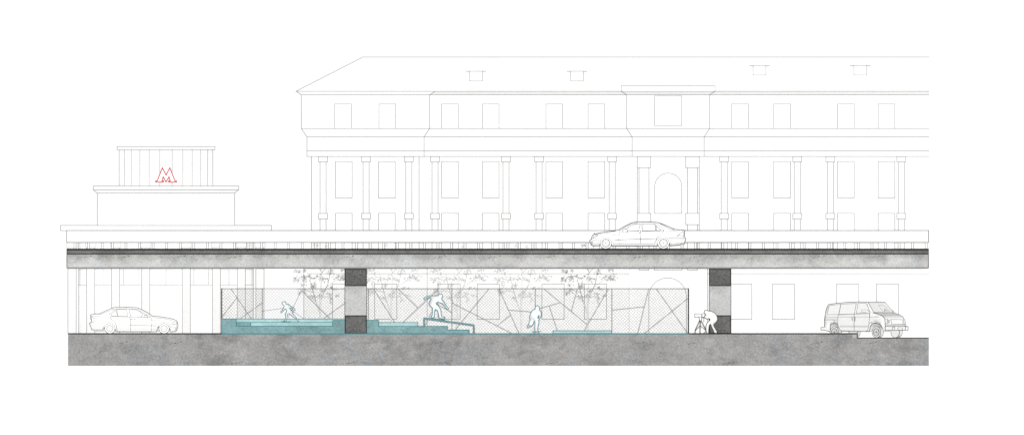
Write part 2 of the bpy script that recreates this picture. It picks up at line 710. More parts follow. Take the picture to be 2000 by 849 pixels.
# (x at upper body, x at frieze, upper front Y, frieze front Y, wall x, wall Y)
BAYS = [  # upper x0,x1, frieze x0,x1, Yupper, Yfrieze
    (588.6, 839, 599.6, 828.3, 25.0, 25.12),
    (839, 1224, 828.3, 1234.6, 25.1, 25.22),
    (1224, 1386, 1234.6, 1375.3, 25.0, 25.12),
    (1386, 1814, 1375.3, 1814, 25.1, 25.22)]
up, fr = MB(), MB()
for i, (a, b, c, e_, Yu, Yf) in enumerate(BAYS):
    proud = i in (0, 2)
    band(up, a, b, 185.5, Yu, a, b, 251, Yu)
    hl(up, a, b, 185.5, Yu)
    hl(up, a, b, 251, Yu)
    if proud:
        vl(up, a, 185.5, 251, Yu)
        vl(up, b, 185.5, 251, Yu)
    band(fr, a, b, 251.02, Yu, c, e_, 267.5, Yf)
    band(fr, c, e_, 267.5, Yf, c, e_, 305.5, Yf)
    for y in (267.5, 294.5, 305.5):
        hl(fr, c, e_, y, Yf)
    if proud:
        for p, q in ((a, c), (b, e_)):
            fr.strip((X(p), Yu, Z(251)), (X(q), Yf, Z(267.5)), LW, 'light')
            vl(fr, q, 267.5, 305.5, Yf)
up.build('upper_storey', bl)
fr.build('frieze', bl)
WALLS = [(608.5, 818.5, 25.65), (818.5, 1244.6, 25.75), (1244.6, 1365.8, 25.65), (1365.8, 1814, 25.75)]
lw = MB()
for i, (a, b, Y) in enumerate(WALLS):
    slab(lw, a, b, 305.5, 500, Y, YBK, 'wall')
    if i in (0, 2):
        vl(lw, a, 305.5, 500, Y)
        vl(lw, b, 305.5, 500, Y)
lw.build('middle_storey', bl)
PL = [(593.4, 834.3, 25.1), (834.3, 1228.5, 25.2), (1228.5, 1382.7, 25.6), (1382.7, 1814, 25.2)]
lp_ = MB()
for i, (a, b, Y) in enumerate(PL):
    slab(lp_, a, b, 500, 651, Y, YBK, 'white')
    if i == 0:
        vl(lp_, a, 500, 651, Y)
        vl(lp_, b, 500, 651, Y)
    if i == 2:
        vl(lp_, a, 500, 651, Y)
        vl(lp_, b - 1, 500, 651, Y)
        vl(lp_, b + 1.3, 500, 651, Y)
    if i != 2:
        hl(lp_, a + (6 if i == 0 else 0), b, 534, Y - .004)
lp_.build('ground_storey', bl)

# roof: eaves line, slopes and hip
rf = MB()
YE, YR = 24.92, 26.1
A = [(X(578.3), YE, Z(178.5)), (X(1814), YE, Z(178.5)), (X(1814), YBK + .3, Z(178.5)), (X(578.3), YBK + .3, Z(178.5))]
B = [(X(709), YR, Z(112)), (X(1814), YR, Z(112)), (X(1814), YBK - .9, Z(112)), (X(709), YBK - .9, Z(112))]
rf.add(A + B, [[0, 1, 5, 4], [1, 2, 6, 5], [2, 3, 7, 6], [3, 0, 4, 7], [4, 5, 6, 7], [3, 2, 1, 0]], 'white')
rf.strip(A[0], B[0], LW, 'light')
rf.strip(A[3], B[3], LW, 'light')
rf.strip(B[0], B[1], LW, 'light')
rf.strip(A[0], A[1], LW, 'light')
rf.strip(A[0], A[3], LW, 'light')
rf.build('roof', bl)
roof = bl.children[-1]
sf = MB()
band(sf, 578.3, 849.5, 178.52, YE + .002, 588.6, 839, 185.48, 25.0)
sf.strip((X(578.3), YE, Z(178.5)), (X(588.6), 25.0, Z(185.5)), LW, 'light')
sf.strip((X(849.5), YE, Z(178.5)), (X(839), 25.0, Z(185.5)), LW, 'light')
band(sf, 849.5, 1814, 178.52, YE + .002, 839, 1814, 185.48, 25.1)
sf.build('soffit', bl)
cp = MB()
slab(cp, 1213.4, 1396.5, 168, 178.5, 24.8, 27.5, 'white')
rect_line(cp, 1213.4, 1396.5, 168, 178.5, 24.8)
band(cp, 1213.4, 1396.5, 178.5, 24.8, 1224, 1386, 185.4, 24.995, 25.4)
cp.strip((X(1213.4), 24.8, Z(178.5)), (X(1224), 24.995, Z(185.5)), LW, 'light')
cp.strip((X(1396.5), 24.8, Z(178.5)), (X(1386), 24.995, Z(185.5)), LW, 'light')
cp.build('bay_cap', bl)


def roofY(y): return YE + (178.5 - y) / 66.5 * (YR - YE)


for x, y0, y1 in ((929.9, 139.5, 158.4), (1127, 139.5, 158.4), (1483.4, 128.2, 146.8), (1680.4, 128.2, 146.8)):
    d = MB()
    Yf = roofY(y1) - .05
    slab(d, x - 12.4, x + 12.4, y0 + .6, y1, Yf, roofY(y0) + .3, 'white')
    rect_line(d, x - 12.4, x + 12.4, y0, y1, Yf, LW, 'light', 'lrb')
    slab(d, x - 19.8, x + 19.8, y0 - .5, y0 + .55, Yf - .1, roofY(y0) + .3, 'light')
    d.build('dormer', roof)

win_cache = {}


def window(x0, x1, y0, y1, Y, sides='lrtb'):
    f = MB()
    rect_line(f, x0, x1, y0, y1, Y - .008, LW, 'light', sides)
    fo = f.build('window', bl)
    p = MB()
    slab(p, x0 + .5, x1 - .5, y0 + .5, y1 - .5, Y - .012, Y + .02, 'glass')
    p.build('pane', fo)


for x, proud in ((653.8, 1), (740.4, 1), (862.6, 0), (942.2, 0), (1066.5, 0), (1148.7, 0), (1429.3, 0), (1511.4, 0), (1635.9, 0), (1715.3, 0)):
    window(x, x + 32.3, 203.4, 251, 25.0 if proud else 25.1, 'lrt')
    x2 = x + (1.5 if x < 700 else -1 if proud else 0)
    window(x2, x2 + 32.3, 315.6, 386.4, 25.65 if proud else 25.75)
    window(x2, x2 + 32.3, 416.5, 500, 25.65 if proud else 25.75, 'lrt')
for x in (649.4, 731.8, 855.5, 932.1, 1058.5, 1141.4, 1425.2, 1508.4, 1634.2, 1712):
    window(x, x + 43.2, 554.2, 622.8, 25.1 if x < 800 else 25.2)
window(1278.6, 1331.4, 187.8, 245.2, 25.0)
window(1278.2, 1331.8, 490, 527.3, 25.59)


def arch(x0, x1, ytop, ybot, Y, name):
    r = (x1 - x0) / 2
    cx = (x0 + x1) / 2
    n = 28
    pts = [(x0, ybot)] + [(cx - r * math.cos(math.pi * i / n), ytop + r - r * math.sin(math.pi * i / n)) for i in range(n + 1)] + [(x1, ybot)]
    f = MB()
    f.line([(X(a), Y - .008, Z(b)) for a, b in pts], LW, 'light', True)
    fo = f.build(name, bl)
    p = MB()
    p.prism([(X(a), Z(b)) for a, b in pts], Y - .012, Y + .02, 'glass')
    p.build('pane', fo)


arch(1278.8, 1331.5, 338.2, 416.4, 25.65, 'arched_window')
arch(1267.3, 1340.6, 542.2, 651, 25.6, 'arched_doorway')


def column(cx, hw, hc, ycap, yb0, yb1, ybot, Yc, depth):
    s = MB()
    slab(s, cx - hw, cx + hw, ycap, ybot, Yc, Yc + depth, 'wall')
    for sx in (-1, 1):
        vl(s, cx + sx * hw, ycap, yb0, Yc)
        vl(s, cx + sx * hw, yb1, ybot, Yc)
    if ybot > 520:
        hl(s, cx - hw, cx + hw, ybot, Yc)
    so_ = s.build('column', bl)
    o_ = (hc - hw) * PX
    c_ = MB()
    slab(c_, cx - hc, cx + hc, 305.6, ycap, Yc - o_, Yc + depth + .01, 'wall')
    rect_line(c_, cx - hc, cx + hc, 305.8, ycap, Yc - o_)
    c_.build('capital', so_)
    c_ = MB()
    slab(c_, cx - hc, cx + hc, yb0, yb1, Yc - o_, Yc + depth + .01, 'wall')
    rect_line(c_, cx - hc, cx + hc, yb0, yb1, Yc - o_)
    c_.build('collar', so_)


for cx in (631, 715, 798.5):
    column(cx, 5.95, 8.7, 316, 416.4, 427.3, 500, 25.22, .42)
for cx in (849.7, 988.3, 1052.9, 1195.7, 1414.5, 1557.2, 1621.8, 1760.4):
    column(cx, 5.95, 8.7, 316, 416.4, 427.3, 500, 25.33, .41)
for cx in (1257.8, 1352.6):
    column(cx, 9.7, 13.2, 327.4, 416.4, 438.4, 527.3, 25.24, .35)

# ================================================================== TREES
CL = [(1108, 529, 15, 6), (1116, 543, 22, 8), (1100, 547, 8, 6), (1113.5, 555, 8, 4), (1111, 567, 10, 7), (1107, 573, 6, 4), (1134, 558, 8, 7),
      (1132, 580, 8, 4), (1147, 542, 10, 7), (1157, 547, 8, 5), (1168, 531, 10, 6), (1183, 542, 14, 7), (1198, 541, 10, 8),
      (1192, 528, 9, 4), (1174, 562, 10, 4), (1148, 577, 7, 5), (1164, 574, 9, 3), (1168, 585, 4, 7), (1181, 577, 6, 3), (1152, 568, 6, 4),
      (1137, 512, 14, 8), (1160, 508, 14, 8), (1120, 515, 12, 6), (1178, 515, 12, 6), (1150, 494, 16, 8), (1138, 479, 6, 4), (1130, 497, 8, 6), (1172, 496, 9, 6),
      (1160, 481, 4, 3)]
BR = [[(1148, 651, 1.5), (1147.6, 610, 1.4), (1148, 585, 1.2)], [(1148, 585, 1.2), (1150, 545, .9), (1150, 500, .5)],
      [(1147.6, 612, 1.0), (1139, 588, .8), (1133, 566, .6), (1127, 545, .4)], [(1134, 570, .5), (1118, 566, .3)], [(1133, 566, .5), (1138, 548, .35)],
      [(1148, 588, 1.0), (1155, 570, .7), (1163, 553, .6), (1169, 525, .4)], [(1159, 561, .4), (1177, 548, .3)], [(1150, 530, .6), (1138, 512, .4)],
      [(1150, 533, .6), (1162, 520, .4), (1170, 500, .3)], [(1140, 590, .4), (1132, 580, .3)], [(1152, 580, .4), (1166, 578, .3)]]


def make_tree(label, group, ink, lw_, density, seed):
    rnd = random.Random(seed)
    root = thing('tree', label, 'tree', (X(1148), 13, 0), 0, group)
    tr = MB()
    for k_, b_ in enumerate(BR):
        dy = rnd.uniform(-.5, .5) if k_ > 1 else 0
        for i in range(len(b_) - 1):
            (x0, y0, r0), (x1, y1, r1) = b_[i], b_[i + 1]
            p = Vector((X(x0), 13 + dy * (i / max(1, len(b_) - 1)), Z(y0)))
            q = Vector((X(x1), 13 + dy * ((i + 1) / max(1, len(b_) - 1)), Z(y1)))
            if r0 >= .9:
                tr.rod(p, q, r0 * PX, r1 * PX, 'white', 4)
                dv = (q - p).normalized()
                s = Vector((dv.z, 0, -dv.x))
                for sg in (-1, 1):
                    for dd in (-1, 1):
                        o1 = s * sg * .75
                        o2 = Vector((0, dd * .75, 0))
                        tr.strip(p + (o1 + o2) * r0 * PX, q + (o1 + o2) * r1 * PX, lw_ * .8, ink)
            else:
                tr.strip(p, q, max(lw_, r0 * PX * 1.2), ink)
    tr.build('trunk', root)
    cr = MB()
    for (cx, cy, rx, ry) in CL:
        n = int(rx * ry * math.pi * density)
        dy0 = rnd.uniform(-1.0, 1.0)
        for _ in range(n):
            while True:
                a, b_, c_ = rnd.uniform(-1, 1), rnd.uniform(-1, 1), rnd.uniform(-1, 1)
                if a * a + b_ * b_ + c_ * c_ < 1:
                    break
            p = Vector((X(cx + a * rx), 13 + dy0 + c_ * .4, Z(cy + b_ * ry)))
            th = rnd.uniform(0, 2 * math.pi)
            t1 = Vector((math.cos(th), rnd.uniform(-.5, .5), math.sin(th) * .8)).normalized()
            t2 = t1.cross(Vector((0, 1, 0))).normalized()
            l, wd = rnd.uniform(1.0, 2.2) * PX, rnd.uniform(.5, 1.0) * PX
            loop = [p - t1 * l, p - t1 * l * .2 + t2 * wd, p + t1 * l * .5 + t2 * wd * .7, p + t1 * l, p + t1 * l * .3 - t2 * wd, p - t1 * l * .4 - t2 * wd * .8]
            if rnd.random() < .35:
                loop = loop[:4]
                cr.line(loop, lw_ * .8, ink)
            else:
                cr.line(loop, lw_ * .8, ink, True)
    cr.build('crown', root)
    return root


t1_ = make_tree('dark leafed small tree behind the fence beside the left pier', 'trees behind the fence', 'light', .33 * PX, .15, 3)
t1_.location.x = X(625.8)
t2_ = copy_tree(t1_)
t2_.location.x = X(1148)
t2_['label'] = 'dark leafed small tree standing behind the low pale teal box'
t3_ = make_tree('faint pale tree behind the fence just right of the left pier', 'trees behind the fence', 'faint', .34 * PX, .12, 5)
t3_.location = (X(764), 16, 0)
t4_ = copy_tree(t3_)
t4_.location = (X(893), 16, 0)
t4_['label'] = 'faint pale tree behind the skater on the grind rail'
t5_ = copy_tree(t3_)
t5_.location = (X(1018), 16, 0)
t5_['label'] = 'faint pale tree behind the pushing skater at the fence'

# ================================================================== FENCE
YF = 8.0
fc = thing('chain_link_fence', 'tall chain link fence with slanting bars and black end posts behind the skaters', 'fence', (X(889), YF, 0))
POSTS = [433, 512.3, 719.5, 882.6, 1045.4, 1195, 1344.7]
TOP = 563.2
for i, px in enumerate(POSTS):
    d = MB()
    end = i in (0, len(POSTS) - 1)
    wp = (2.0 if end else 1.15) * PX
    d.box(X(px) - wp / 2, X(px) + wp / 2, YF - .03, YF + .03, 0, Z(TOP - 1), 'black' if end else 'light')
    o = d.build('post', fc)
    if end:
        o['label'] = 'thick black end post'
d = MB()
d.box(X(433), X(1344.7), YF - .036, YF + .024, Z(TOP + .6), Z(TOP - .6), 'light')
d.build('top_rail', fc)
for i in range(len(POSTS) - 1):
    a, b = POSTS[i], POSTS[i + 1]
    d = MB()
    x0, x1, z0, z1 = X(a), X(b), Z(650.5), Z(TOP)
    H = z1 - z0
    sp = 6.2 * PX
    for sg in (1, -1):
        s0 = math.floor((x0 - H) / sp) * sp
        s = s0
        while s < x1 + H:
            # line x = s + sg * (z - z0)
            za, zb = z0, z1
            xa, xb = s, s + sg * H
            if sg > 0:
                lo, hi = max(x0, xa), min(x1, xb)
                if hi - lo > .02:
                    d.strip((lo, YF + .012 * sg, z0 + lo - s), (hi, YF + .012 * sg, z0 + hi - s), .38 * PX, 'pale')
            else:
                lo, hi = max(x0, xb), min(x1, xa)
                if hi - lo > .02:
                    d.strip((lo, YF + .012 * sg, z0 + s - lo), (hi, YF + .012 * sg, z0 + s - hi), .38 * PX, 'pale')
            s += sp
    d.build('wire_mesh', fc)
for a, b, c, e_ in ((451.5, 564, 491, 622), (434, 618, 462, 581.5), (468.5, 622, 512, 591), (512.7, 607, 556, 601), (588, 568, 562, 622), (586, 564, 645, 622),
                    (560, 598, 593, 622), (630, 623, 674, 591), (730, 564, 771, 629), (778, 564, 816.6, 601), (786, 630, 856, 564), (853, 588, 831, 634),
                    (850, 591, 882, 609.5), (883, 591, 999, 650), (885, 648, 954.5, 564), (974.7, 564, 1013.3, 650), (993.6, 605, 1045, 609), (996, 615.4, 971.5, 635),
                    (1046, 604, 1094.5, 590.4), (1063, 564, 1147.5, 633.7), (1073, 598, 1090, 650), (1116, 606.6, 1127.5, 564), (1138, 650, 1188, 564),
                    (1195.5, 605, 1258, 598.3), (1245.6, 650, 1267, 564), (1282.4, 564, 1343, 650), (1259, 650, 1344, 581.6)):
    d = MB()
    d.strip((X(a), YF - .03, Z(b)), (X(c), YF - .03, Z(e_)), .9 * PX, 'light')
    d.build('slanting_bar', fc)

# ================================================================== SKATE PARK
sp_ = thing('skate_platform', 'stepped teal concrete skate platform with sunken centre and pale ledges', 'skate platform', (X(680), 4.5, 0))
prof = [(433, 651), (433, 622.3), (461.3, 622.3), (461.3, 636.3), (650, 636.3), (650, 624.9), (739.3, 624.9), (739.3, 636.7), (873.8, 636.7),
        (873.8, 643.7), (916.2, 643.7), (916.2, 651)]
d = MB()
pf = [(X(a), Z(b)) for a, b in prof]
d.prism(pf, 3.2, 4.2, 'teal_dark')
d.line([(a, 3.2, b) for a, b in pf], 1.2 * PX, 'teal', True)
flecks(d, 700, 640, 3.2, 'teal', .6)
d.build('front_steps', sp_)
for x0, x1, y0, Y0, Y1, mt, nm in ((461.8, 490, 629, 4.21, 5.6, 'teal_dark', 'dark_ledge'), (490, 649.5, 629, 4.2, 5.6, 'teal_light', 'middle_ledge'),
                                   (434, 700, 622.3, 5.62, 7.2, 'teal_light', 'back_ledge'), (739.8, 816, 629.2, 4.6, 6.0, 'teal_light', 'bench_ledge')):
    d = MB()
    slab(d, x0, x1, y0, 651, Y0, Y1, mt)
    rect_line(d, x0, x1, y0, 651, Y0, 1.0 * PX, 'teal', 'lrt')
    d.build(nm, sp_)

d = MB()
slab(d, 1080.3, 1194.7, 645.3, 650.6, 4.2, 5.6, 'teal_light')
for Y in (4.2, 5.6):
    rect_line(d, 1080.3, 1194.7, 645.3, 650.4, Y, 1.1 * PX, 'teal')
tag(d.build('skate_box'), 'low long pale teal box on the ground before the fence', 'skate box')

gr = thing('grind_rail', 'sloping teal metal grind rail over the platform steps', 'rail', (X(877), 3.7, 0))
YRL = 3.7
for nm, p, q, w_ in (('rail_bar', (827.4, 621), (926, 634.8), 2.6), ('post', (828.4, 621.5), (828.4, 636.4), 2.2), ('post', (925.4, 635.8), (925.4, 650.4), 2.2)):
    d = MB()
    P_, Q_ = (X(p[0]), YRL, Z(p[1])), (X(q[0]), YRL, Z(q[1]))
    d.rod(P_, Q_, w_ / 2 * PX, w_ / 2 * PX, 'teal_dark', 10)
    dv = (Vector(Q_) - Vector(P_)).normalized()
    s = Vector((dv.z, 0, -dv.x)) * (w_ / 2 * PX)
    for sg in (-1, 1):
        d.strip(Vector(P_) + s * sg, Vector(Q_) + s * sg, .95 * PX, 'teal')
    d.build(nm, gr)

# ================================================================== PEOPLE


def tr_(x0, y0, s):
    return lambda pts: [(X(x0 + a / s), Z(y0 + b / s)) for a, b in pts]


def person(label, T, outline, holes, Y, anchors, ink, lw_, k=1.3, group=None):
    """one continuous rounded body; anchors = (x, y, depth offset) pull arms and legs towards or away from the viewer"""
    O = densify(smooth_loop(T(outline), 1), .05)
    Hs = [densify(smooth_loop(T(h), 1), .05) for h in holes]
    an = [(T([(a, b)])[0], c) for a, b, c in anchors]

    def yo(x, z):
        sw = sv = 0
        for (ax, az), c in an:
            w_ = 1 / ((x - ax) ** 2 + (z - az) ** 2 + .004) ** 1.5
            sw += w_
            sv += w_ * c
        return Y + (sv / sw if sw else 0)

    def hf(x, z, dd):
        return .004 + PX * k * (dd / PX) ** .72
    mb = MB()
    solid(mb, [O] + Hs, hf, yo, .045, 'cloth')
    for lp in [O] + Hs:
        mb.line([(x, yo(x, z), z) for x, z in lp], lw_, ink, True)
    o = mb.build('person', smooth=False)
    tag(o, label, 'person', group)
    return o, yo


T1 = tr_(540, 580, 16.33)
s1, _ = person('child skater pushing off on the pale ledge, arms swung wide', T1,
               [(240, 135), (285, 140), (305, 175), (298, 215), (345, 215), (390, 225), (400, 260), (450, 275), (510, 310), (560, 345), (600, 395), (590, 425),
                (565, 420), (530, 395), (490, 350), (440, 345), (405, 325), (450, 385), (500, 430), (540, 470), (510, 495), (540, 545), (590, 595), (640, 655),
                (665, 690), (705, 695), (715, 730), (700, 760), (680, 775), (672, 760), (655, 715), (610, 675), (545, 630), (510, 620), (480, 585), (450, 550),
                (420, 528), (375, 530), (352, 550), (345, 590), (330, 680), (318, 720), (310, 762), (250, 775), (235, 785), (215, 780), (230, 760), (275, 740),
                (285, 700), (290, 640), (290, 590), (272, 545), (300, 505), (320, 460), (330, 415), (285, 365), (230, 420), (165, 495), (140, 490), (135, 460),
                (180, 415), (215, 350), (240, 300), (248, 265), (215, 255), (190, 225), (165, 185), (195, 150)], [], 4.9,
               [(400, 400, 0), (240, 180, 0), (150, 470, -.2), (580, 400, .2), (690, 740, -.16), (270, 740, .05), (300, 600, .05), (600, 640, -.1)], 'teal', 1.3 * PX,
               1.3, 'skaters in the park')
T2 = tr_(820, 565, 13.06)
s2, _ = person('skater crouching on the sloping grind rail with one arm reaching down', T2,
               [(520, 105), (560, 115), (582, 150), (578, 190), (550, 225), (570, 265), (620, 330), (670, 405), (700, 450), (725, 460), (728, 500), (700, 507),
                (665, 465), (620, 405), (570, 345), (525, 350), (500, 325), (470, 310), (430, 330), (410, 360), (440, 385), (490, 435), (530, 500), (540, 560),
                (545, 640), (560, 695), (600, 705), (635, 700), (645, 715), (620, 735), (560, 740), (490, 722), (490, 690), (478, 640), (465, 600), (460, 550), (395, 490),
                (380, 530), (375, 590), (362, 670), (372, 700), (350, 718), (290, 722), (285, 705), (305, 680), (320, 620), (325, 560), (320, 510), (330, 475), (280, 435),
                (245, 400), (235, 355), (245, 305), (285, 255), (280, 215), (270, 195), (230, 203), (180, 215), (145, 235), (130, 260), (110, 255), (108, 210),
                (150, 195), (220, 160), (300, 158), (400, 160), (470, 155), (480, 130)], [], 3.7,
               [(400, 280, 0), (530, 160, 0), (710, 480, -.25), (120, 230, .25), (520, 600, .06), (340, 600, -.08), (600, 720, .03), (310, 710, -.03)], 'teal', 1.3 * PX,
               1.3, 'skaters in the park')
T3 = tr_(1022, 590, 13.06)
s3, _ = person('standing skater with one leg kicked back on a board at ground level', T3,
               [(360, 80), (400, 100), (415, 150), (405, 195), (440, 210), (455, 250), (458, 330), (440, 380), (400, 435), (390, 470), (400, 530), (375, 580),
                (372, 650), (362, 690), (380, 722), (385, 742), (300, 745), (295, 690), (280, 650), (300, 600), (300, 520), (303, 495), (280, 465), (265, 510),
                (245, 570), (210, 605), (150, 620), (125, 650), (95, 635), (115, 600), (140, 540), (165, 490), (175, 430), (165, 370), (180, 310), (210, 235),
                (250, 190), (310, 178), (305, 140), (320, 100)],
               [[(400, 330), (412, 350), (392, 395), (370, 420), (370, 370), (385, 345)]], 2.0,
               [(300, 320, 0), (360, 130, 0), (450, 300, -.1), (120, 630, .3), (180, 540, .15), (340, 600, 0)], 'teal', 1.3 * PX, 1.3, 'skaters in the park')
T4 = tr_(1348, 598, 14.63)
s4, _ = person('photographer bending low over a tripod camera beside the pier', T4,
               [(440, 105), (480, 115), (560, 135), (640, 150), (700, 190), (750, 250), (775, 320), (780, 370), (750, 430), (700, 480), (660, 525), (690, 590),
                (730, 665), (755, 690), (765, 745), (750, 768), (720, 758), (655, 728), (680, 705), (650, 660), (620, 600), (595, 540), (590, 500), (550, 525),
                (540, 560), (530, 640), (525, 700), (530, 770), (400, 772), (392, 750), (440, 735), (450, 700), (445, 630), (455, 550), (470, 485), (520, 435),
                (585, 378), (532, 330), (495, 362), (470, 350), (430, 320), (395, 312), (400, 280), (430, 262), (442, 240), (430, 205), (405, 190), (403, 150),
                (418, 118)], [], .65,
               [(600, 280, 0), (440, 170, 0), (480, 340, -.15), (700, 680, .12), (480, 680, -.1)], 'black', 1.15 * PX)


def board(label, pts, Y, ybot, wheels, deck_m='teal', width=.2, rot=0):
    """skateboard: curved deck, two trucks, four wheels"""
    x0 = sum(p[0] for p in pts) / len(pts)
    root = thing('skateboard', label, 'skateboard', (X(x0), Y, Z(ybot)), 0, 'skateboards under the skaters')
    d = MB()
    th = .9 * PX
    for i in range(len(pts) - 1):
        (a, b), (c, e_) = pts[i], pts[i + 1]
        d.loft([(X(a), Y - width / 2, Z(b) - th), (X(a), Y + width / 2, Z(b) - th), (X(a), Y + width / 2, Z(b)), (X(a), Y - width / 2, Z(b))],
               [(X(c), Y - width / 2, Z(e_) - th), (X(c), Y + width / 2, Z(e_) - th), (X(c), Y + width / 2, Z(e_)), (X(c), Y - width / 2, Z(e_))], deck_m)
    d.build('deck', root)
    for wx, wy in wheels:
        for s in (-1, 1):
            d = MB()
            d.rod((X(wx), Y + s * width * .3, Z(wy)), (X(wx), Y + s * width * .48, Z(wy)), 1.0 * PX, 1.0 * PX, 'teal_light', 12)
            n = 12
            d.line([(X(wx) + math.cos(2 * math.pi * i / n) * .9 * PX, Y + s * width * .48 * 1.01, Z(wy) + math.sin(2 * math.pi * i / n) * .9 * PX) for i in range(n)],
                   .45 * PX, 'teal', True)
            d.build('wheel', root)
        d = MB()
        d.box(X(wx) - .4 * PX, X(wx) + .4 * PX, Y - width * .3, Y + width * .3, Z(wy - .3), Z(wy - 1.3), 'teal')
        d.build('truck', root)
    return root


board('small skateboard under the pushing child on the pale ledge', [(548.6, 626), (552, 627.2), (566, 627.2), (568.8, 625.8)], 4.9, 629, [(553.6, 628.3), (564.6, 628.3)])
board('skateboard sliding on the sloping grind rail', [(841, 619.6), (844, 621), (865, 623.9), (870, 623)], 3.7, 625.5, [(847, 622.4), (861, 624.4)])
board('skateboard on the ground under the standing skater', [(1037.8, 645), (1041, 646.6), (1053, 646.6), (1057, 645)], 2.0, 650.4, [(1042.5, 648.9), (1052, 648.9)], width=.22)

# camera and tripod
cm = thing('camera', 'camera with a long lens on the tripod held by the photographer', 'camera', (X(1366), .65, Z(617)))
Tl = T4([(125, 212), (250, 206), (250, 288), (138, 300)])
d = MB()
axis0, axis1 = (X(1348 + 132 / 14.63), .65, Z(598 + 256 / 14.63)), (X(1348 + 330 / 14.63), .65, Z(598 + 252 / 14.63))
d.rod(axis0, axis1, 3.0 * PX, 2.5 * PX, 'cloth', 16)
for s in (-1, 1):
    d.strip((axis0[0], .65, axis0[2] + s * 3.0 * PX), (axis1[0], .65, axis1[2] + s * 2.5 * PX), .8 * PX, 'dark')
n = 16
d.line([(axis0[0], .65 + math.cos(2 * math.pi * i / n) * 3.0 * PX, axis0[2] + math.sin(2 * math.pi * i / n) * 3.0 * PX) for i in range(n)], .8 * PX, 'dark', True)
d.build('lens', cm)
d = MB()
pb = T4([(330, 222), (365, 216), (388, 196), (412, 200), (420, 235), (395, 300), (330, 300)])
d.prism(pb, .58, .72, 'cloth')
d.line([(x, .58, z) for x, z in pb], .75 * PX, 'dark', True)
qa = T4([(325, 256), (372, 256)])
d.strip((qa[0][0], .575, qa[0][1]), (qa[1][0], .575, qa[1][1]), 1.0 * PX, 'black')
d.build('camera_body', cm)

tp = thing('tripod', 'thin three legged tripod carrying the long lens camera', 'tripod', (X(1367), .65, 0))


def seg4(nm, pts, w_, m, ys):
    d_ = MB()
    q_ = T4(pts)
    for i in range(len(q_) - 1):
        d_.strip((q_[i][0], ys[i], q_[i][1]), (q_[i + 1][0], ys[i + 1], q_[i + 1][1]), w_ * PX, m)
    return d_.build(nm, tp)


seg4('leg', [(272, 400), (150, 660), (135, 772)], 1.5, 'mid', [.65, .45, .4])
seg4('leg', [(287, 400), (280, 772)], 1.5, 'mid', [.65, .95])
seg4('leg', [(305, 400), (440, 650), (470, 772)], 1.5, 'mid', [.65, .45, .4])
seg4('brace', [(165, 672), (285, 545)], .9, 'black', [.46, .62])
seg4('brace', [(440, 675), (285, 545)], .9, 'black', [.46, .62])
seg4('pan_handle', [(345, 310), (392, 320), (390, 445)], .9, 'mid', [.6, .5, .5])
d = MB()
q_ = T4([(255, 290), (330, 303), (312, 350), (305, 410), (270, 410), (268, 340)])
d.prism(q_, .6, .7, 'cloth')
d.line([(x, .6, z) for x, z in q_], .7 * PX, 'dark', True)
for a, b in ((262, 385), (314, 380)):
    c_ = T4([(a, b - 14), (a, b + 14)])
    d.strip((c_[0][0], .59, c_[0][1]), (c_[1][0], .59, c_[1][1]), 1.1 * PX, 'black')
d.build('tripod_head', tp)

# ================================================================== CARS


